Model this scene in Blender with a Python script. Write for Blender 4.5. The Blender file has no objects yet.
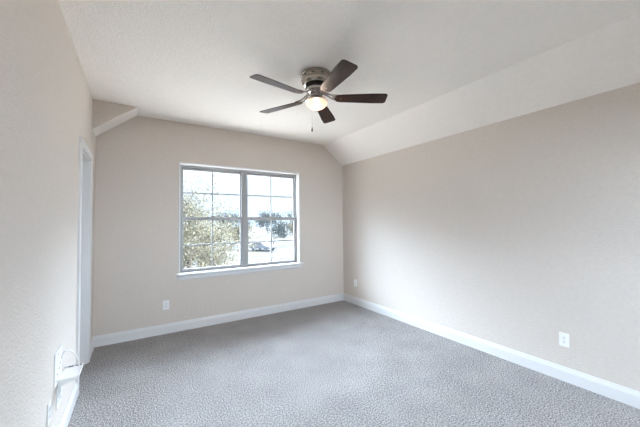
import bpy, bmesh, math, random
from mathutils import Vector, Matrix, noise

SC = bpy.context.scene
COL = SC.collection
random.seed(7)
PI = math.pi

# ------------------------------------------------------------------ camera, sky, sun, exposure
YAW, PITCH, ROLL, FPX = -0.5652, 0.0294, -0.0093, 290.38
rt = Vector((math.cos(YAW), math.sin(YAW), 0))
fw = Vector((-math.sin(YAW) * math.cos(PITCH), math.cos(YAW) * math.cos(PITCH), math.sin(PITCH)))
up = rt.cross(fw)
r2 = rt * math.cos(ROLL) + up * math.sin(ROLL)
u2 = -rt * math.sin(ROLL) + up * math.cos(ROLL)
cam_data = bpy.data.cameras.new('camera')
cam_data.sensor_fit = 'HORIZONTAL'
cam_data.sensor_width = 36.0
cam_data.lens = FPX / 640.0 * 36.0
cam_data.clip_start = 0.02
cam_data.clip_end = 2000
cam = bpy.data.objects.new('camera', cam_data)
COL.objects.link(cam)
M = Matrix((r2, u2, -fw)).transposed().to_4x4()
M.translation = Vector((-3.1608, -4.2152, 1.4))
cam.matrix_world = M
SC.camera = cam

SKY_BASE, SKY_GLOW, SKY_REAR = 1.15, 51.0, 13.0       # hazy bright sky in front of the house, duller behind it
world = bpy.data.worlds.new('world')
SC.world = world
world.use_nodes = True
wn, wl = world.node_tree.nodes, world.node_tree.links
wn.clear()
w_out = wn.new('ShaderNodeOutputWorld')
w_bg = wn.new('ShaderNodeBackground')
w_tc = wn.new('ShaderNodeTexCoord')
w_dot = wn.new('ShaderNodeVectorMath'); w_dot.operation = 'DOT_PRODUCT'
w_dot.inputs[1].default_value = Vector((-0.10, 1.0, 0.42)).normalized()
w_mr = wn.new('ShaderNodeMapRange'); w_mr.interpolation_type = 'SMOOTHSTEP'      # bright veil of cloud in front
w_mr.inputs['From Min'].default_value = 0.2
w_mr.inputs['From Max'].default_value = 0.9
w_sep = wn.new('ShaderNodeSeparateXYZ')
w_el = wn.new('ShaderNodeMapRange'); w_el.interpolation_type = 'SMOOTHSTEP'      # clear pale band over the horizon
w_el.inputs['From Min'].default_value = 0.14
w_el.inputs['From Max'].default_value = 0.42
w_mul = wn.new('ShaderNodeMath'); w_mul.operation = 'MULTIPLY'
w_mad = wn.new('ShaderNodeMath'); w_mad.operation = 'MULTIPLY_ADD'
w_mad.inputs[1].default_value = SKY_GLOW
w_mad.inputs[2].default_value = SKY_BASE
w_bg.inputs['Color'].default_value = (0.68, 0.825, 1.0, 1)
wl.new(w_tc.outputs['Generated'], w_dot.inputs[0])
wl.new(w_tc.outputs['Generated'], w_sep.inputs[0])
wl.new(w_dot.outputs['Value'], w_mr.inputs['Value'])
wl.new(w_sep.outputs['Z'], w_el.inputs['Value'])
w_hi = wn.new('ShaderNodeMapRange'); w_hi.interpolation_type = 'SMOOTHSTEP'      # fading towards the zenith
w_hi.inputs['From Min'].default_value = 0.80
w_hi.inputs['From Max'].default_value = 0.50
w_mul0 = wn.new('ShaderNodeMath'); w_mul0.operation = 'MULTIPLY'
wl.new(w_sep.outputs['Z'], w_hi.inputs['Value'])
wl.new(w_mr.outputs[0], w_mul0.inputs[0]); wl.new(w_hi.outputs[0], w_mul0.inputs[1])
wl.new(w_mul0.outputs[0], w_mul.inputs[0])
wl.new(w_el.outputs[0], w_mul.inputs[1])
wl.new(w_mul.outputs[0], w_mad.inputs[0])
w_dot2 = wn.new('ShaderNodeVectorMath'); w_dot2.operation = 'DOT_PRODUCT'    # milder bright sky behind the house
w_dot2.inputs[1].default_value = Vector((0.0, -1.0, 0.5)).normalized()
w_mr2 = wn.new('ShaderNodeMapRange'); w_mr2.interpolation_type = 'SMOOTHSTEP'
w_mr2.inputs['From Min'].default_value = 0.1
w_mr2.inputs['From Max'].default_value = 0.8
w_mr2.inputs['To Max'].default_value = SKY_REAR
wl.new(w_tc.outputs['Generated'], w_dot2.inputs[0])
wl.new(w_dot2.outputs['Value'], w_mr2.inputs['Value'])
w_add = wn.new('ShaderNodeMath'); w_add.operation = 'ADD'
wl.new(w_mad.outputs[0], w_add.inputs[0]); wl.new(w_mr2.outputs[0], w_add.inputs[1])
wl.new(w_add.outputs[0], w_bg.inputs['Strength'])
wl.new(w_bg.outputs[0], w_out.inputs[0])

sun_d = bpy.data.lights.new('sun', 'SUN')
sun_d.energy = 22.0
sun_d.angle = math.radians(1.0)
sun_d.color = (1.0, 0.90, 0.76)
sun = bpy.data.objects.new('sun', sun_d)
COL.objects.link(sun)
sun.rotation_euler = Vector((-0.55, 0.14, -0.83)).to_track_quat('-Z', 'Y').to_euler()

SC.view_settings.view_transform = 'Standard'
SC.view_settings.look = 'None'
SC.view_settings.gamma = 1.0
SC.view_settings.use_curve_mapping = False
SC.view_settings.exposure = 0.45
SC.cycles.max_bounces = 16
SC.cycles.diffuse_bounces = 10
SC.cycles.glossy_bounces = 4
SC.cycles.transparent_max_bounces = 16
SC.cycles.sample_clamp_indirect = 6.0

# ------------------------------------------------------------------ dimensions
W, H, K, S, D = 3.564, 2.741, 2.418, 0.409, 0.307
YB = -5.3                      # rear wall plane
TH = 0.14

# window opening in the back wall
WX0, WX1, WZ0, WZ1 = -2.672, -0.900, 0.735, 2.198
RX0, RX1, RZ0, RZ1 = -2.05, -0.25, 0.75, 2.20      # unseen window added in the wall behind the camera, for fill light
def portal(x0, x1, z0, z1, y, d):
    pd = bpy.data.lights.new('window_daylight', 'AREA')
    pd.shape = 'RECTANGLE'; pd.size = x1 - x0; pd.size_y = z1 - z0
    pd.cycles.is_portal = True
    p = bpy.data.objects.new('window_daylight', pd)
    COL.objects.link(p)
    p.location = ((x0 + x1) / 2, y, (z0 + z1) / 2)
    p.rotation_euler = Vector((0, d, 0)).to_track_quat('-Z', 'Z').to_euler()
portal(WX0, WX1, WZ0, WZ1, 0.20, -1)
portal(RX0, RX1, RZ0, RZ1, YB - 0.20, 1)

# ------------------------------------------------------------------ materials
def mat(name, color, rough=0.5, metal=0.0, spec=0.5):
    m = bpy.data.materials.new(name)
    m.use_nodes = True
    b = m.node_tree.nodes['Principled BSDF']
    b.inputs['Base Color'].default_value = (*color, 1)
    b.inputs['Roughness'].default_value = rough
    b.inputs['Metallic'].default_value = metal
    b.inputs['Specular IOR Level'].default_value = spec
    return m

def noise_mat(name, c1, c2, scale, rough=0.7, bump=0.0, bdist=0.01, bscale=None, detail=3.0, lo=0.35, hi=0.65, spec=0.3, stretch=None, metal=0.0):
    m = mat(name, c1, rough, metal, spec)
    n, l = m.node_tree.nodes, m.node_tree.links
    b = n['Principled BSDF']
    tc = n.new('ShaderNodeTexCoord')
    src = tc.outputs['Object']
    if stretch:
        mp = n.new('ShaderNodeMapping')
        mp.inputs['Scale'].default_value = stretch
        l.new(src, mp.inputs[0]); src = mp.outputs[0]
    t = n.new('ShaderNodeTexNoise')
    t.inputs['Scale'].default_value = scale
    t.inputs['Detail'].default_value = detail
    l.new(src, t.inputs['Vector'])
    r = n.new('ShaderNodeValToRGB')
    r.color_ramp.elements[0].position = lo
    r.color_ramp.elements[1].position = hi
    r.color_ramp.elements[0].color = (*c1, 1)
    r.color_ramp.elements[1].color = (*c2, 1)
    l.new(t.outputs['Fac'], r.inputs[0])
    l.new(r.outputs[0], b.inputs['Base Color'])
    if bump:
        t2 = n.new('ShaderNodeTexNoise')
        t2.inputs['Scale'].default_value = bscale or scale
        t2.inputs['Detail'].default_value = 2.0
        l.new(src, t2.inputs['Vector'])
        bp = n.new('ShaderNodeBump')
        bp.inputs['Strength'].default_value = bump
        bp.inputs['Distance'].default_value = bdist
        l.new(t2.outputs['Fac'], bp.inputs['Height'])
        l.new(bp.outputs[0], b.inputs['Normal'])
    return m

M_WALL = noise_mat('greige_wall_paint', (0.635, 0.573, 0.515), (0.655, 0.593, 0.535), 30, 0.75, 0.6, 0.008, 80)
M_CEIL = noise_mat('ceiling_paint', (0.875, 0.825, 0.775), (0.895, 0.845, 0.795), 25, 0.85, 0.55, 0.008, 75)
M_TRIM = mat('white_trim_paint', (0.70, 0.69, 0.685), 0.4)
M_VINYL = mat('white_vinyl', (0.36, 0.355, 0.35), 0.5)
M_PLATE = mat('white_plastic', (0.84, 0.83, 0.82), 0.35)
M_SLOT = mat('dark_slot', (0.05, 0.05, 0.055), 0.6)
M_NICKEL = noise_mat('brushed_nickel', (0.34, 0.30, 0.25), (0.45, 0.40, 0.34), 40, 0.22, stretch=(1, 1, 20), metal=1.0)
M_CHROME = mat('polished_nickel', (0.55, 0.51, 0.47), 0.20, 1.0)
M_IRON = mat('satin_nickel', (0.40, 0.36, 0.33), 0.38, 1.0)
M_DARKMETAL = mat('dark_motor_metal', (0.05, 0.045, 0.04), 0.4, 0.6)

def carpet_mat():
    m = mat('carpet_pile', (0.4, 0.4, 0.45), 0.95, 0, 0.1)
    n, l = m.node_tree.nodes, m.node_tree.links
    b = n['Principled BSDF']
    b.inputs['Sheen Weight'].default_value = 0.15
    tc = n.new('ShaderNodeTexCoord')
    t = n.new('ShaderNodeTexNoise'); t.inputs['Scale'].default_value = 100; t.inputs['Detail'].default_value = 7; t.inputs['Roughness'].default_value = 0.68
    l.new(tc.outputs['Object'], t.inputs['Vector'])
    t3 = n.new('ShaderNodeTexNoise'); t3.inputs['Scale'].default_value = 3.0; t3.inputs['Detail'].default_value = 3
    l.new(tc.outputs['Object'], t3.inputs['Vector'])
    mx = n.new('ShaderNodeMath'); mx.operation = 'MULTIPLY_ADD'
    l.new(t3.outputs['Fac'], mx.inputs[0]); mx.inputs[1].default_value = 0.07
    l.new(t.outputs['Fac'], mx.inputs[2])
    r = n.new('ShaderNodeValToRGB')
    r.color_ramp.elements[0].position = 0.44; r.color_ramp.elements[1].position = 0.64
    r.color_ramp.elements[0].color = (0.085, 0.078, 0.075, 1)
    r.color_ramp.elements[1].color = (0.64, 0.60, 0.58, 1)
    l.new(mx.outputs[0], r.inputs[0])
    l.new(r.outputs[0], b.inputs['Base Color'])
    v = n.new('ShaderNodeTexVoronoi'); v.inputs['Scale'].default_value = 150
    l.new(tc.outputs['Object'], v.inputs['Vector'])
    ad = n.new('ShaderNodeMath'); ad.operation = 'SUBTRACT'
    l.new(t.outputs['Fac'], ad.inputs[0]); l.new(v.outputs['Distance'], ad.inputs[1])
    bp = n.new('ShaderNodeBump'); bp.inputs['Strength'].default_value = 0.8; bp.inputs['Distance'].default_value = 0.012
    l.new(ad.outputs[0], bp.inputs['Height']); l.new(bp.outputs[0], b.inputs['Normal'])
    return m
M_CARPET = carpet_mat()

def wood_mat():
    m = mat('dark_walnut_blade', (0.06, 0.035, 0.025), 0.40, 0, 0.12)
    n, l = m.node_tree.nodes, m.node_tree.links
    b = n['Principled BSDF']
    tc = n.new('ShaderNodeTexCoord')
    mp = n.new('ShaderNodeMapping'); mp.inputs['Scale'].default_value = (3, 45, 45)
    l.new(tc.outputs['Object'], mp.inputs[0])
    t = n.new('ShaderNodeTexNoise'); t.inputs['Scale'].default_value = 2.0; t.inputs['Detail'].default_value = 5
    l.new(mp.outputs[0], t.inputs['Vector'])
    r = n.new('ShaderNodeValToRGB')
    r.color_ramp.elements[0].position = 0.35; r.color_ramp.elements[1].position = 0.7
    r.color_ramp.elements[0].color = (0.013, 0.007, 0.005, 1)
    r.color_ramp.elements[1].color = (0.058, 0.028, 0.019, 1)
    l.new(t.outputs['Fac'], r.inputs[0]); l.new(r.outputs[0], b.inputs['Base Color'])
    b.inputs['Coat Weight'].default_value = 0.0
    b.inputs['Coat Roughness'].default_value = 0.35
    return m
M_WOOD = wood_mat()

def glass_mat():
    m = bpy.data.materials.new('window_glass')
    m.use_nodes = True
    n, l = m.node_tree.nodes, m.node_tree.links
    n.clear()
    o = n.new('ShaderNodeOutputMaterial')
    tr = n.new('ShaderNodeBsdfTransparent'); tr.inputs[0].default_value = (0.97, 0.98, 0.98, 1)
    l.new(tr.outputs[0], o.inputs[0])
    return m
M_GLASS = glass_mat()

def lamp_mat(name, color, strength):
    m = mat(name, (0.9, 0.85, 0.8), 0.4)
    b = m.node_tree.nodes['Principled BSDF']
    b.inputs['Emission Color'].default_value = (*color, 1)
    b.inputs['Emission Strength'].default_value = strength
    return m

def leaf_mat(name, c1, c2, trans=0.4):
    m = bpy.data.materials.new(name)
    m.use_nodes = True
    n, l = m.node_tree.nodes, m.node_tree.links
    n.clear()
    o = n.new('ShaderNodeOutputMaterial')
    tc = n.new('ShaderNodeTexCoord')
    t = n.new('ShaderNodeTexNoise'); t.inputs['Scale'].default_value = 3.0; t.inputs['Detail'].default_value = 4
    l.new(tc.outputs['Object'], t.inputs['Vector'])
    r = n.new('ShaderNodeValToRGB')
    r.color_ramp.elements[0].position = 0.4; r.color_ramp.elements[1].position = 0.6
    r.color_ramp.elements[0].color = (*c1, 1); r.color_ramp.elements[1].color = (*c2, 1)
    l.new(t.outputs['Fac'], r.inputs[0])
    df = n.new('ShaderNodeBsdfDiffuse'); tl = n.new('ShaderNodeBsdfTranslucent')
    l.new(r.outputs[0], df.inputs[0]); l.new(r.outputs[0], tl.inputs[0])
    mx = n.new('ShaderNodeMixShader'); mx.inputs[0].default_value = trans
    l.new(df.outputs[0], mx.inputs[1]); l.new(tl.outputs[0], mx.inputs[2]); l.new(mx.outputs[0], o.inputs[0])
    return m

# ------------------------------------------------------------------ mesh helpers
def obj(name, bm, m, parent=None, smooth=False, bevel=0.0):
    me = bpy.data.meshes.new(name)
    bmesh.ops.recalc_face_normals(bm, faces=bm.faces[:])
    bm.to_mesh(me); bm.free()
    for mm in (m if isinstance(m, (list, tuple)) else [m]):
        me.materials.append(mm)
    if smooth:
        for p in me.polygons:
            p.use_smooth = True
    o = bpy.data.objects.new(name, me)
    COL.objects.link(o)
    if parent:
        o.parent = parent
    if bevel:
        md = o.modifiers.new('bevel', 'BEVEL'); md.width = bevel; md.segments = 2; md.limit_method = 'ANGLE'
    if smooth:
        me.set_sharp_from_angle(angle=math.radians(38))
    return o

def box(bm, x0, x1, y0, y1, z0, z1, mi=0):
    v = [bm.verts.new(p) for p in ((x0, y0, z0), (x1, y0, z0), (x1, y1, z0), (x0, y1, z0), (x0, y0, z1), (x1, y0, z1), (x1, y1, z1), (x0, y1, z1))]
    for f in ((0, 3, 2, 1), (4, 5, 6, 7), (0, 1, 5, 4), (1, 2, 6, 5), (2, 3, 7, 6), (3, 0, 4, 7)):
        bm.faces.new([v[i] for i in f]).material_index = mi
    return v

def boxes(*bs):
    bm = bmesh.new()
    for b in bs:
        box(bm, *b)
    return bm

def prism(bm, prof, fn, t0, t1):
    """profile polygon [(a,b)] swept between t0 and t1; fn(a,b,t) -> xyz"""
    A = [bm.verts.new(fn(a, b, t0)) for a, b in prof]
    B = [bm.verts.new(fn(a, b, t1)) for a, b in prof]
    n = len(prof)
    fs = []
    for i in range(n):
        fs.append(bm.faces.new((A[i], A[(i + 1) % n], B[(i + 1) % n], B[i])))
    fs.append(bm.faces.new(A[::-1])); fs.append(bm.faces.new(B))
    return fs

def lathe(bm, prof, seg=48, c=(0, 0, 0), mi=0):
    rings = []
    for r, z in prof:
        if r < 1e-5:
            rings.append([bm.verts.new((c[0], c[1], c[2] + z))])
        else:
            rings.append([bm.verts.new((c[0] + r * math.cos(2 * PI * i / seg), c[1] + r * math.sin(2 * PI * i / seg), c[2] + z)) for i in range(seg)])
    for a, b in zip(rings, rings[1:]):
        for i in range(seg):
            j = (i + 1) % seg
            if len(a) == 1 and len(b) == 1:
                continue
            if len(a) == 1:
                f = bm.faces.new((a[0], b[i], b[j]))
            elif len(b) == 1:
                f = bm.faces.new((a[i], b[0], a[j]))
            else:
                f = bm.faces.new((a[i], b[i], b[j], a[j]))
            f.material_index = mi

def tube(bm, pts, radii, seg=8, cap=True):
    pts = [Vector(p) for p in pts]
    if not isinstance(radii, (list, tuple)):
        radii = [radii] * len(pts)
    rings = []
    ref = None
    for i, p in enumerate(pts):
        t = (pts[min(i + 1, len(pts) - 1)] - pts[max(i - 1, 0)]).normalized()
        if ref is None:
            ref = t.orthogonal().normalized()
        ref = (ref - t * ref.dot(t)).normalized()
        b = t.cross(ref)
        rings.append([bm.verts.new(p + (ref * math.cos(2 * PI * k / seg) + b * math.sin(2 * PI * k / seg)) * radii[i]) for k in range(seg)])
    for a, b in zip(rings, rings[1:]):
        for k in range(seg):
            bm.faces.new((a[k], a[(k + 1) % seg], b[(k + 1) % seg], b[k]))
    if cap:
        bm.faces.new(rings[0][::-1]); bm.faces.new(rings[-1])

def struct(o):
    o['kind'] = 'structure'
    return o

def tag(o, label, cat, group=None):
    o['label'] = label; o['category'] = cat
    if group:
        o['group'] = group
    return o

def empty(name, loc, label, cat, group=None):
    o = bpy.data.objects.new(name, None)
    o.location = loc
    o.empty_display_size = 0.05
    COL.objects.link(o)
    return tag(o, label, cat, group)

# ------------------------------------------------------------------ room shell
struct(obj('floor', boxes((-W - TH, TH, YB - TH, TH + .02, -0.15, 0.0)), M_CARPET))
struct(obj('ceiling', boxes((-W - TH, TH, YB - TH, TH + .02, H, H + 0.15)), M_CEIL))
struct(obj('wall_right', boxes((0, TH, YB, 0, 0, H)), M_WALL))
struct(obj('wall_front', boxes((-W - TH, RX0, YB - TH, YB, 0, H), (RX1, TH, YB - TH, YB, 0, H), (RX0, RX1, YB - TH, YB, 0, RZ0), (RX0, RX1, YB - TH, YB, RZ1, H)), M_WALL))
# back wall, with the window opening
struct(obj('wall_back', boxes((-W - TH, WX0, 0, TH, 0, H), (WX1, TH, 0, TH, 0, H), (WX0, WX1, 0, TH, 0, WZ0), (WX0, WX1, 0, TH, WZ1, H)), M_WALL))
# left wall, with the door opening
DY0, DY1, DZ = -1.06, -0.45, 2.06
struct(obj('wall_left', boxes((-W - TH, -W, YB, DY0, 0, H), (-W - TH, -W, DY1, 0, 0, H), (-W - TH, -W, DY0, DY1, DZ, H)), M_WALL))
# sloped ceiling along the right wall
bm = bmesh.new()
prism(bm, [(0, K), (0, H), (-S, H)], lambda a, b, t: (a, t, b), YB, 0)
struct(obj('ceiling_right', bm, M_CEIL))
# short slope in the left corner with its boxed-in end
bm = bmesh.new()
fs = prism(bm, [(-W, K), (-W, H), (-W + S, H)], lambda a, b, t: (a, t, b), -D, 0)
fs[3].material_index = 1
struct(obj('ceiling_left', bm, [M_CEIL, M_WALL]))

# baseboards
BP = [(0, 0), (.015, 0), (.015, .088), (.0125, .091), (.0125, .098), (.009, .104), (.006, .116), (.004, .122), (0, .122)]
bm = bmesh.new(); prism(bm, BP, lambda a, b, t: (-a, t, b), YB, 0); struct(obj('baseboard_right', bm, M_TRIM))
bm = bmesh.new(); prism(bm, BP, lambda a, b, t: (t, -a, b), -W, 0); struct(obj('baseboard_back', bm, M_TRIM))
bm = bmesh.new(); prism(bm, BP, lambda a, b, t: (-W + a, t, b), YB, DY0 - .07)
prism(bm, BP, lambda a, b, t: (-W + a, t, b), DY1 + .07, 0); struct(obj('baseboard_left', bm, M_TRIM))
bm = bmesh.new(); prism(bm, BP, lambda a, b, t: (t, YB + a, b), -W, 0); struct(obj('baseboard_front', bm, M_TRIM))

# ------------------------------------------------------------------ door in the left wall
door = bpy.data.objects.new('door_1', None); COL.objects.link(door); door.location = (-W, (DY0 + DY1) / 2, 0)
struct(door)
def dpart(name, bm, m, par=door, **k):
    bmesh.ops.translate(bm, verts=bm.verts, vec=(W, -(DY0 + DY1) / 2, 0))
    return obj(name, bm, m, par, **k)
CP = [(0, 0), (.011, 0), (.012, .01), (.018, .018), (.018, .058), (.014, .068), (0, .07)]     # casing profile (depth, width)
bm = bmesh.new()
prism(bm, CP, lambda a, b, t: (-W + a, DY0 - b, t), 0, DZ)
prism(bm, CP, lambda a, b, t: (-W + a, DY1 + b, t), 0, DZ)
prism(bm, CP, lambda a, b, t: (-W + a, t, DZ + b), DY0 - .07, DY1 + .07)
dpart('casing', bm, M_TRIM)
bm = boxes((-W - TH, -W, DY0, DY0 + .016, 0, DZ), (-W - TH, -W, DY1 - .016, DY1, 0, DZ), (-W - TH, -W, DY0 + .016, DY1 - .016, DZ - .016, DZ),
           (-W - .10, -W - .088, DY0 + .016, DY0 + .028, 0, DZ - .016), (-W - .10, -W - .088, DY1 - .028, DY1 - .016, 0, DZ - .016))
dpart('jamb', bm, M_TRIM)
bm = bmesh.new()
yA, yB_ = DY0 + .019, DY1 - .019
xs, xf = -W - .136, -W - .101
box(bm, xs, xf - .006, yA, yB_, .012, DZ - .019)
for (a, b, c, d_) in ((yA, yA + .1, .012, DZ - .019), (yB_ - .1, yB_, .012, DZ - .019), (yA + .1, yB_ - .1, .012, .22), (yA + .1, yB_ - .1, .95, 1.07), (yA + .1, yB_ - .1, 1.92, DZ - .019)):
    box(bm, xf - .006, xf, a, b, c, d_)
slab = dpart('door_panel', bm, M_TRIM)
bm = bmesh.new()
lathe(bm, [(0, 0), (.032, 0), (.032, .006), (.012, .01), (.012, .035), (.026, .045), (.03, .058), (.022, .07), (0, .072)], 24)
bmesh.ops.rotate(bm, verts=bm.verts, matrix=Matrix.Rotation(PI / 2, 3, 'Y'))
bmesh.ops.translate(bm, verts=bm.verts, vec=(xf, yA + .06, .95))
dpart('door_knob', bm, M_NICKEL, par=slab, smooth=True)

# ------------------------------------------------------------------ window
win = bpy.data.objects.new('window_1', None); COL.objects.link(win); win.location = (0, 0, 0)
struct(win)
FY0, FY1 = .075, .135
# thin casing round the opening
c = .016
obj('casing', boxes((WX0 - c, WX0, -.012, .004, WZ0, WZ1 + c), (WX1, WX1 + c, -.012, .004, WZ0, WZ1 + c), (WX0, WX1, -.012, .004, WZ1, WZ1 + c)), M_TRIM, win, bevel=.003)
obj('reveal', boxes((WX0, WX0 + .006, .004, FY0, WZ0, WZ1), (WX1 - .006, WX1, .004, FY0, WZ0, WZ1), (WX0 + .006, WX1 - .006, .004, FY0, WZ1 - .006, WZ1)), M_TRIM, win)
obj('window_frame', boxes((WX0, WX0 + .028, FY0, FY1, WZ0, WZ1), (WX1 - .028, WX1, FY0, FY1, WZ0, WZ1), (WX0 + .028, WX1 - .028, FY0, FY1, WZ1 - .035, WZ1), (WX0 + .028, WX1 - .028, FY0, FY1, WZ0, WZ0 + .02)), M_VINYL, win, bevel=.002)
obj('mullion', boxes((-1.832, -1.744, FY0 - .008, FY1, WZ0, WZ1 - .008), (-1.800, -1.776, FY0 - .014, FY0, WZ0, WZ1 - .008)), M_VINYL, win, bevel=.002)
# stool and apron
bm = boxes((-2.712, -.848, -.055, .002, .742 - .022, .742), (WX0 + .001, WX1 - .001, .002, FY0, .742 - .022, .742))
obj('stool', bm, M_TRIM, win, bevel=.005)
bm = bmesh.new()
prism(bm, [(0, 0), (-.012, 0), (-.018, .012), (-.018, .045), (-.028, .055), (-.028, .062), (0, .062)], lambda a, b, t: (t, a, .658 + b), -2.694, -.866)
obj('apron', bm, M_TRIM, win)
for gx0, gx1, mxc in ((-2.622, -1.849, -2.243), (-1.727, -.955, -1.349)):
    for nm, z0, z1, zm, y in (('upper_sash', 1.485, 2.127, 1.815, .108), ('lower_sash', .785, 1.437, 1.105, .082)):
        ox0, ox1 = gx0 - .022, gx1 + .022
        top = .048 if nm == 'lower_sash' else .036
        bot = .046 if nm == 'upper_sash' else .032
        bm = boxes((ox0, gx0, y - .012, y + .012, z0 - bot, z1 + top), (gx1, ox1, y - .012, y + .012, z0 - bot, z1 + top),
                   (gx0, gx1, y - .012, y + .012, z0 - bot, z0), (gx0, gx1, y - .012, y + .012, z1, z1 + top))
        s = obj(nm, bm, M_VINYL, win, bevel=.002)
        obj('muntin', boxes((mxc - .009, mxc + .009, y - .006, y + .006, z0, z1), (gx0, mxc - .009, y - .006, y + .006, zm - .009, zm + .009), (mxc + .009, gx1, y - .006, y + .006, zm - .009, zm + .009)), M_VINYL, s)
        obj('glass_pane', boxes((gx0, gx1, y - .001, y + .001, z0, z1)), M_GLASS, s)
    lk = bmesh.new(); box(lk, mxc - .03, mxc + .03, .062, .082, 1.485, 1.497)
    obj('sash_lock', lk, M_VINYL, win, bevel=.002)

fill_win = bpy.data.objects.new('fill_window', None); COL.objects.link(fill_win); struct(fill_win)  # added behind the camera to let in fill light for the near walls
y0, y1 = YB - .12, YB - .07
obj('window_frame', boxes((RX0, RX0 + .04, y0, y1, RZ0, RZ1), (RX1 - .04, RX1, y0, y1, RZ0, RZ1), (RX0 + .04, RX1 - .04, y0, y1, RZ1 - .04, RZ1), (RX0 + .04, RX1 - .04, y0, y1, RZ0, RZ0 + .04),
    (-1.19, -1.11, y0, y1, RZ0 + .04, RZ1 - .04), (RX0 + .04, -1.19, y0, y1, 1.44, 1.48), (-1.11, RX1 - .04, y0, y1, 1.44, 1.48)), M_VINYL, fill_win)
obj('stool', boxes((RX0 - .04, RX1 + .04, YB, YB + .05, RZ0 - .02, RZ0), (RX0, RX1, y1, YB, RZ0 - .02, RZ0)), M_TRIM, fill_win)
for a, b in ((RX0 + .04, -1.19), (-1.11, RX1 - .04)):
    for z0, z1 in ((RZ0 + .04, 1.44), (1.48, RZ1 - .04)):
        obj('glass_pane', boxes((a, b, YB - .097, YB - .095, z0, z1)), M_GLASS, fill_win)

# ------------------------------------------------------------------ ceiling fan
FX, FY = -1.785, -2.003
fan = empty('ceiling_fan', (FX, FY, H), 'five-blade ceiling fan with dark walnut blades, nickel housing and lit glass bowl', 'ceiling fan')
bm = bmesh.new()
lathe(bm, [(0, 0), (.136, 0), (.142, -.004), (.142, -.018), (.138, -.022), (.132, -.024), (.132, -.050), (.137, -.053), (.137, -.060), (.132, -.064), (.131, -.088), (.120, -.102), (.108, -.106), (0, -.106)], 64)
hous = obj('motor_housing', bm, M_NICKEL, fan, smooth=True)
for i in range(10):
    bm = bmesh.new()
    a = 2 * PI * (i + .3) / 10
    vs = []
    for k in range(12):
        t = 2 * PI * k / 12
        aa = a + math.cos(t) * .12; zz = -.037 + math.sin(t) * .0065
        vs.append((aa, zz))
    A = [bm.verts.new((.1335 * math.cos(q), .1335 * math.sin(q), z)) for q, z in vs]
    B = [bm.verts.new((.130 * math.cos(q), .130 * math.sin(q), z)) for q, z in vs]
    for k in range(12):
        bm.faces.new((A[k], A[(k + 1) % 12], B[(k + 1) % 12], B[k]))
    bm.faces.new(A); bm.faces.new(B[::-1])
    obj('vent_slot', bm, M_SLOT, hous)
bm = bmesh.new()
lathe(bm, [(0, -.106), (.096, -.106), (.100, -.112), (.100, -.128), (.092, -.134), (0, -.134)], 48)
obj('motor', bm, M_DARKMETAL, fan, smooth=True)
bm = bmesh.new()
lathe(bm, [(0, -.134), (.082, -.134), (.094, -.138), (.094, -.158), (.082, -.166), (.058, -.170), (.058, -.186), (0, -.186)], 48)
obj('flywheel', bm, M_CHROME, fan, smooth=True)
bm = bmesh.new()
lathe(bm, [(0, -.186), (.050, -.186), (.056, -.190), (.056, -.206), (.062, -.214), (.078, -.224), (.090, -.234), (.098, -.244), (.100, -.250), (.096, -.252), (0, -.252)], 56)
kit = obj('light_kit', bm, M_CHROME, fan, smooth=True)
def bowl_mat():
    m = bpy.data.materials.new('frosted_lamp_glass')
    m.use_nodes = True
    n, l = m.node_tree.nodes, m.node_tree.links
    n.clear()
    o = n.new('ShaderNodeOutputMaterial')
    tr = n.new('ShaderNodeBsdfTransparent'); tr.inputs[0].default_value = (1, .97, .94, 1)
    tl = n.new('ShaderNodeBsdfTranslucent'); tl.inputs[0].default_value = (.032, .023, .017, 1)
    gl = n.new('ShaderNodeBsdfGlossy'); gl.inputs['Roughness'].default_value = .15
    em = n.new('ShaderNodeEmission'); em.inputs[0].default_value = (1.0, .82, .72, 1); em.inputs[1].default_value = .22
    m1 = n.new('ShaderNodeMixShader'); m1.inputs[0].default_value = .65
    l.new(tr.outputs[0], m1.inputs[1]); l.new(tl.outputs[0], m1.inputs[2])
    m2 = n.new('ShaderNodeMixShader'); m2.inputs[0].default_value = .05
    l.new(m1.outputs[0], m2.inputs[1]); l.new(gl.outputs[0], m2.inputs[2])
    ad = n.new('ShaderNodeAddShader')
    l.new(m2.outputs[0], ad.inputs[0]); l.new(em.outputs[0], ad.inputs[1])
    l.new(ad.outputs[0], o.inputs[0])
    return m
bulb_d = bpy.data.lights.new('bulb_light', 'POINT')
bulb_d.energy = 14.0
bulb_d.color = (1.0, .83, .68)
bulb_d.shadow_soft_size = .03
bulb_light = bpy.data.objects.new('bulb_light', bulb_d)
COL.objects.link(bulb_light); bulb_light.parent = fan; bulb_light.location = (0, 0, -.284)
bm = bmesh.new()
prof = [(.092, -.248), (.096, -.256)]
for i in range(0, 13):
    t = i / 12 * PI / 2
    prof.append((.096 * math.cos(t), -.262 - .058 * math.sin(t)))
lathe(bm, prof, 56)
obj('glass_bowl', bm, bowl_mat(), fan, smooth=True)

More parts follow.
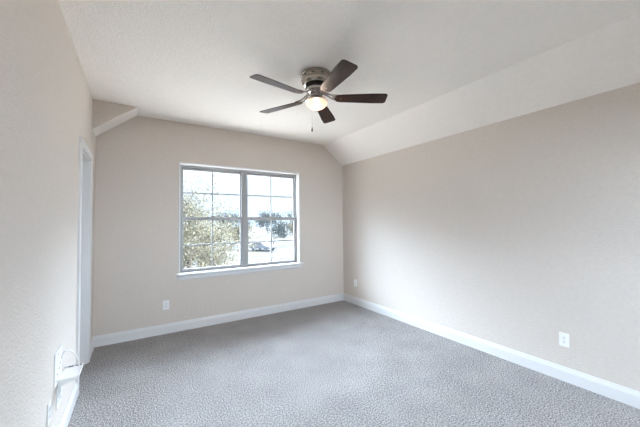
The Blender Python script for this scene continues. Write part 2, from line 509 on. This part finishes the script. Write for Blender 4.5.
def blade_bm():
    bm = bmesh.new()
    r0, r1 = .165, .640
    pts = []
    # outline in (r, half width)
    n = 14
    top = []
    for i in range(n + 1):
        t = i / n
        r = r0 + (r1 - r0) * t
        w = .050 + .019 * min(1, t * 1.4)
        top.append([r, w])
    # rounded corners at both ends
    def rounded():
        out = []
        R = .028
        w1 = top[-1][1]
        for r, w in top:
            if r0 + .045 < r < r1 - R - .002:
                out.append((r, w))
        for i in range(7):
            a = PI / 2 * (1 - i / 6)
            out.append((r1 - R + R * math.cos(a), w1 - R + R * math.sin(a)))
        # root: semi-rounded
        rootp = []
        for i in range(7):
            a = PI / 2 * (i / 6)
            rootp.append((r0 + .045 - .045 * math.cos(a), .010 + .041 * math.sin(a)))
        return rootp + out
    half = rounded()
    ol = [(r, w) for r, w in half] + [(r, -w) for r, w in half[::-1]]
    T = [bm.verts.new((r, w, .003)) for r, w in ol]
    B = [bm.verts.new((r, w, -.003)) for r, w in ol]
    m = len(ol)
    for i in range(m):
        bm.faces.new((T[i], T[(i + 1) % m], B[(i + 1) % m], B[i]))
    bm.faces.new(T); bm.faces.new(B[::-1])
    return bm
def iron_bm():
    bm = bmesh.new()
    # two curved arms from the flywheel to a plate under the blade root
    for s in (-1, 1):
        tube(bm, [(.075, s * .012, .052), (.10, s * .014, .040), (.125, s * .020, .024), (.15, s * .028, .012), (.18, s * .032, .010), (.215, s * .026, .010)], [.008, .008, .007, .007, .007, .006], 8)
    ol = [(.145, .018), (.16, .034), (.20, .040), (.232, .022), (.24, 0), (.232, -.022), (.20, -.040), (.16, -.034), (.145, -.018)]
    T = [bm.verts.new((r, w, .0085)) for r, w in ol]; B = [bm.verts.new((r, w, .0034)) for r, w in ol]
    m = len(ol)
    for i in range(m):
        bm.faces.new((T[i], T[(i + 1) % m], B[(i + 1) % m], B[i]))
    bm.faces.new(T); bm.faces.new(B[::-1])
    for r, w in ((.175, .024), (.175, -.024), (.222, 0)):
        lathe(bm, [(0, -.0055), (.004, -.005), (.005, -.003), (0, -.0029)], 10, (r, w, 0))
    return bm
ZB = 2.522 - H
b_proto = obj('blade', blade_bm(), M_WOOD, fan, bevel=.0015)
i_proto = obj('blade_iron', iron_bm(), M_IRON, fan, smooth=True)
PITCH_B = math.radians(-12)
for k in range(5):
    a = math.radians((-31.0, 44.6, 116.8, 188.8, 260.8)[k])
    for pr in (b_proto, i_proto):
        o = pr if k == 0 else pr.copy()
        if k:
            COL.objects.link(o); o.parent = fan
        o.location = (0, 0, ZB)
        o.rotation_euler = (Matrix.Rotation(a, 3, 'Z') @ Matrix.Rotation(PITCH_B, 3, 'X')).to_euler()
# pull chain
ch = rt * -.043 + Vector((fw.x, fw.y, 0)).normalized() * .095
bm = bmesh.new()
tube(bm, [(ch.x, ch.y, -.248), (ch.x, ch.y, -.455)], .0014, 6)
chain = obj('pull_chain', bm, M_DARKMETAL, kit)
bm = bmesh.new()
lathe(bm, [(0, -.450), (.005, -.453), (.007, -.470), (.0085, -.483), (.005, -.493), (0, -.495)], 14, (ch.x, ch.y, 0))
bm.verts.ensure_lookup_table()
fob = obj('pull_fob', bm, M_DARKMETAL, fan, smooth=True)

# ------------------------------------------------------------------ outlets
def outlet(loc, rotz, label, gangs=(0,)):
    o = empty('wall_outlet', loc, label, 'outlet', 'white duplex wall outlets')
    o.rotation_euler = (0, 0, rotz)
    # local frame: +Y into the room, X along the wall
    obj('cover_plate', boxes((gangs[0] - .036, gangs[-1] + .036, 0, .006, -.059, .059)), M_PLATE, o, bevel=.003)
    for gx in gangs:
        for s in (-1, 1):
            bm = bmesh.new()
            ol = []
            for i in range(20):
                a = 2 * PI * i / 20
                ol.append((gx + max(-.0155, min(.0155, .0175 * math.cos(a))), .0145 * math.sin(a)))
            A = [bm.verts.new((x, .006, z + s * .0195)) for x, z in ol]; B = [bm.verts.new((x, .0085, z + s * .0195)) for x, z in ol]
            for i in range(20):
                bm.faces.new((A[i], A[(i + 1) % 20], B[(i + 1) % 20], B[i]))
            bm.faces.new(B); bm.faces.new(A[::-1])
            rc = obj('receptacle', bm, M_PLATE, o)
            z = s * .0195
            for (xa, xb, za, zb) in ((-.0078, -.0050, -.001, .008), (.0050, .0078, -.001, .007), (-.0025, .0025, -.0095, -.005)):
                obj('slot', boxes((gx + xa, gx + xb, .0083, .0089, z + za, z + zb)), M_SLOT, rc)
        bm = bmesh.new()
        lathe(bm, [(0, 0), (.003, 0), (.003, .001), (0, .0015)], 12)
        bmesh.ops.rotate(bm, verts=bm.verts, matrix=Matrix.Rotation(-PI / 2, 3, 'X'))
        bmesh.ops.translate(bm, verts=bm.verts, vec=(gx, .006, 0))
        obj('screw', bm, M_NICKEL, o)
    return o
outlet((-2.827, 0, .360), PI, 'white outlet on the back wall below left end of the window')
outlet((0, -.338, .360), PI / 2, 'small white outlet on the right wall close to the far corner')
outlet((0, -3.187, .356), PI / 2, 'white outlet above the right wall baseboard, the one nearer the camera')
outlet((-W, -1.765, .325), -PI / 2, 'white double outlet on left wall directly under the bracket', (-.024, .024))
outlet((-W, -2.005, .352), -PI / 2, 'white outlet on left wall cut by the bottom edge, nearest the camera')

# ------------------------------------------------------------------ wall bracket low on the left wall
brk = empty('wall_bracket', (-W, -1.77, .44), 'small white wall bracket with tray and looped cord low on left wall', 'bracket')
pl = obj('mounting_plate', boxes((0, .007, -.125, .06, -.01, .185)), M_PLATE, brk, bevel=.003)
def disc(bm, x, y, z, r, n=12, th=.0012):
    A = [bm.verts.new((x, y + r * math.cos(2 * PI * i / n), z + r * math.sin(2 * PI * i / n))) for i in range(n)]
    B = [bm.verts.new((x + th, y + r * math.cos(2 * PI * i / n), z + r * math.sin(2 * PI * i / n))) for i in range(n)]
    for i in range(n):
        bm.faces.new((A[i], A[(i + 1) % n], B[(i + 1) % n], B[i]))
    bm.faces.new(A[::-1]); bm.faces.new(B)
for (y, z) in ((-.10, .02), (-.06, .045), (-.02, .065), (.02, .085), (-.04, .16)):
    bm = bmesh.new(); disc(bm, .0065, y, z, .006); obj('screw_hole', bm, M_SLOT, pl)
bm = bmesh.new()
box(bm, .007, .108, -.055, .135, -.006, 0)
box(bm, .007, .108, -.055, -.051, 0, .006)
box(bm, .007, .108, .131, .135, 0, .012)
box(bm, .104, .108, -.051, .131, 0, .012)
tray = obj('tray', bm, M_PLATE, brk, bevel=.0015)
for xa, xb in ((.03, .055), (.068, .098)):
    obj('tray_slot', boxes((xa, xb, .1295, .1312, .003, .009)), M_SLOT, tray)
for gy in (-.05, .12):
    bm = bmesh.new()
    prism(bm, [(.007, -.005), (.10, -.005), (.10, -.012), (.02, -.034), (.007, -.045)], lambda a, b, t: (a, t, b), gy, gy + .006)
    obj('gusset', bm, M_PLATE, brk)
bm = bmesh.new()
pts = []
for i in range(17):
    t = i / 16
    a = PI * .95 * (1 - t)
    pts.append((.012 + .078 * (.5 - .5 * math.cos(PI * t)), .03 + .06 * t, .012 + .13 * math.sin(PI * (.25 + .75 * t)) ))
tube(bm, pts, .0045, 8)
obj('cord', bm, M_PLATE, brk, smooth=True)

# ------------------------------------------------------------------ outside
GZ = -3.2
M_GROUND = noise_mat('pale_lawn', (0.012, 0.013, 0.010), (0.022, 0.021, 0.016), .6, 0.95, detail=6)
M_ROAD = noise_mat('asphalt', (0.012, 0.012, 0.013), (0.016, 0.016, 0.017), 2, 0.9)
M_WALK = noise_mat('concrete', (0.04, 0.039, 0.036), (0.05, 0.048, 0.045), 1, 0.9)
struct(obj('ground', boxes((-150, 250, -60, 300, GZ - .2, GZ)), M_GROUND))
M_BOUNCE = noise_mat('pale_bounce_concrete', (0.50, 0.485, 0.46), (0.56, 0.545, 0.52), .8, 0.9)
struct(obj('bounce_slab', boxes((-14, 12, .7, 21, GZ, GZ + .02)), M_BOUNCE))  # pale slab added below the view to bounce daylight up onto the ceiling
def strip(name, p, q, w, h, m):
    p, q = Vector((*p, 0)), Vector((*q, 0))
    n = (q - p).normalized().cross(Vector((0, 0, 1))) * w / 2
    bm = bmesh.new()
    A = [bm.verts.new((v.x, v.y, GZ)) for v in (p - n, p + n, q + n, q - n)]
    B = [bm.verts.new((v.x, v.y, GZ + h)) for v in (p - n, p + n, q + n, q - n)]
    for i in range(4):
        bm.faces.new((A[i], A[(i + 1) % 4], B[(i + 1) % 4], B[i]))
    bm.faces.new(B); bm.faces.new(A[::-1])
    return struct(obj(name, bm, m))
strip('street', (8, 60), (26, 22), 7.0, .03, M_ROAD)
strip('sidewalk', (1, 58), (19, 20), 3.0, .06, M_WALK)

def tree(name, loc, height, trunk_h, crown_r, crown_h, n, leaf, m_leaf, label, seed, branches=10, group=None, crown_c=None):
    rnd = random.Random(seed)
    t = empty(name, loc, label, 'tree', group)
    bm = bmesh.new()
    tube(bm, [(0, 0, 0), (.04, .02, trunk_h * .6), (0, 0, trunk_h), (.05, -.05, height * .8)], [.02 * height, .016 * height, .012 * height, .004 * height], 10)
    tips = []
    for i in range(branches):
        a = rnd.uniform(0, 2 * PI); z0 = trunk_h * rnd.uniform(.75, 1.0) + (height - trunk_h) * rnd.uniform(0, .6)
        L = crown_r * rnd.uniform(.6, 1.0); rise = rnd.uniform(.3, 1.0) * L
        e = Vector((math.cos(a) * L, math.sin(a) * L, min(z0 + rise, height)))
        mid = Vector((math.cos(a) * L * .5, math.sin(a) * L * .5, z0 + rise * .35))
        tube(bm, [(0, 0, z0), mid, e], [.006 * height, .004 * height, .0012 * height], 6)
        for j in range(4):
            b0 = mid.lerp(e, rnd.uniform(0, .9)); dv = Vector((rnd.gauss(0, 1), rnd.gauss(0, 1), rnd.uniform(.2, 1.2))) * L * .28
            tube(bm, [b0, b0 + dv * .6, b0 + dv], [.0032 * height, .0022 * height, .0010 * height], 5)
            tips.append(b0 + dv); tips.append(b0 + dv * .6)
    obj('trunk', bm, M_BARK, t, smooth=True)
    bm = bmesh.new()
    zc = height - crown_h / 2
    clumps = [Vector((rnd.gauss(0, .42) * crown_r, rnd.gauss(0, .42) * crown_r, zc + rnd.gauss(0, .38) * crown_h / 2 * 1.2)) for _ in range(6)] + tips
    for i in range(n):
        c_ = rnd.choice(clumps)
        p = c_ + Vector((rnd.gauss(0, 1), rnd.gauss(0, 1), rnd.gauss(0, 1))) * crown_r * .15
        a = Vector((rnd.gauss(0, 1), rnd.gauss(0, 1), rnd.gauss(0, 1))).normalized()
        b = a.orthogonal().normalized(); b = (b * math.cos(i) + a.cross(b) * math.sin(i)).normalized()
        s = leaf * rnd.uniform(.6, 1.3)
        q = [bm.verts.new(p + a * s), bm.verts.new(p + b * s * .45), bm.verts.new(p - a * s), bm.verts.new(p - b * s * .45)]
        bm.faces.new(q)
    me = bpy.data.meshes.new('crown'); bm.to_mesh(me); bm.free(); me.materials.append(m_leaf)
    cr = bpy.data.objects.new('crown', me); COL.objects.link(cr); cr.parent = t
    return t
M_BARK = noise_mat('grey_bark', (0.06, 0.052, 0.045), (0.09, 0.08, 0.07), 8, 0.9)
M_LEAF_PALE = leaf_mat('pale_spring_leaves', (0.085, 0.079, 0.058), (0.13, 0.124, 0.096), .15)
M_LEAF_GREEN = leaf_mat('grey_green_leaves', (0.045, 0.052, 0.052), (0.07, 0.078, 0.078), .15)
M_LEAF_TAN = leaf_mat('tan_leaves', (0.06, 0.055, 0.04), (0.09, 0.083, 0.062), .15)
tree('budding_tree', (-1.55, 7.0, GZ), 6.7, 2.0, 1.7, 4.8, 20000, .045, M_LEAF_PALE, 'pale budding tree just outside the left window panes', 3, 26)
far = [(10.8, 45, 4.6, 2.0, M_LEAF_TAN, 'tan tree beyond the street behind the mullion edge'),
       (14.6, 56, 5.0, 2.7, M_LEAF_GREEN, 'bushy grey green tree in the middle of the right window'),
       (20.6, 51, 5.0, 2.7, M_LEAF_GREEN, 'grey green tree right of the muntin in right window'),
       (28.0, 56, 5.4, 2.6, M_LEAF_TAN, 'tan tree at the right edge of right window'),
       (4.5, 47, 5.0, 2.4, M_LEAF_TAN, 'distant tan tree half hidden behind the budding tree')]
for i, (x, y, h, r, m, lb) in enumerate(far):
    tree('distant_tree', (x, y, GZ), h, 1.2, r, h - 1.0, 2600, .16, m, lb, 20 + i, 8, 'trees across the street')
for i, (x, y, h, r) in enumerate([(24, 95, 8.5, 5.5), (36, 92, 8.2, 4.5), (50, 97, 8.8, 5.0)]):
    tree('horizon_tree', (x, y, GZ), h, 1.8, r, h - 1.2, 2200, .32, M_LEAF_GREEN, ['left', 'middle', 'right'][i] + ' tree of the three on the skyline far behind the street', 40 + i, 8, 'trees on the skyline')

# parked car
car = empty('parked_car', (14.6, 41.5, GZ + .03), 'grey parked car on the street seen low in right window', 'car')
car.rotation_euler = (0, 0, math.radians(-64))
M_CAR = mat('grey_car_paint', (0.09, 0.095, 0.105), 0.4, 0.2)
bm = bmesh.new()
prof = [(-2.2, .35), (2.2, .35), (2.25, .6), (2.1, .82), (1.0, .95), (.35, 1.42), (-1.1, 1.45), (-1.75, 1.0), (-2.2, .95), (-2.28, .6)]
prism(bm, prof, lambda a, b, t: (a, t, b), -.85, .85)
obj('body', bm, M_CAR, car, bevel=.06)
for s in (-1, 1):
    bm = bmesh.new()
    prism(bm, [(.85, .98), (.30, 1.36), (-1.05, 1.38), (-1.55, 1.02)], lambda a, b, t: (a, t, b), s * .845, s * .862)
    obj('side_window', bm, M_SLOT, car)
    for x in (-1.4, 1.4):
        bm = bmesh.new()
        lathe(bm, [(0, -.1), (.3, -.1), (.33, -.07), (.33, .07), (.3, .1), (0, .1)], 20)
        bmesh.ops.rotate(bm, verts=bm.verts, matrix=Matrix.Rotation(PI / 2, 3, 'X'))
        bmesh.ops.translate(bm, verts=bm.verts, vec=(x, s * .8, .33))
        obj('wheel', bm, M_SLOT, car)
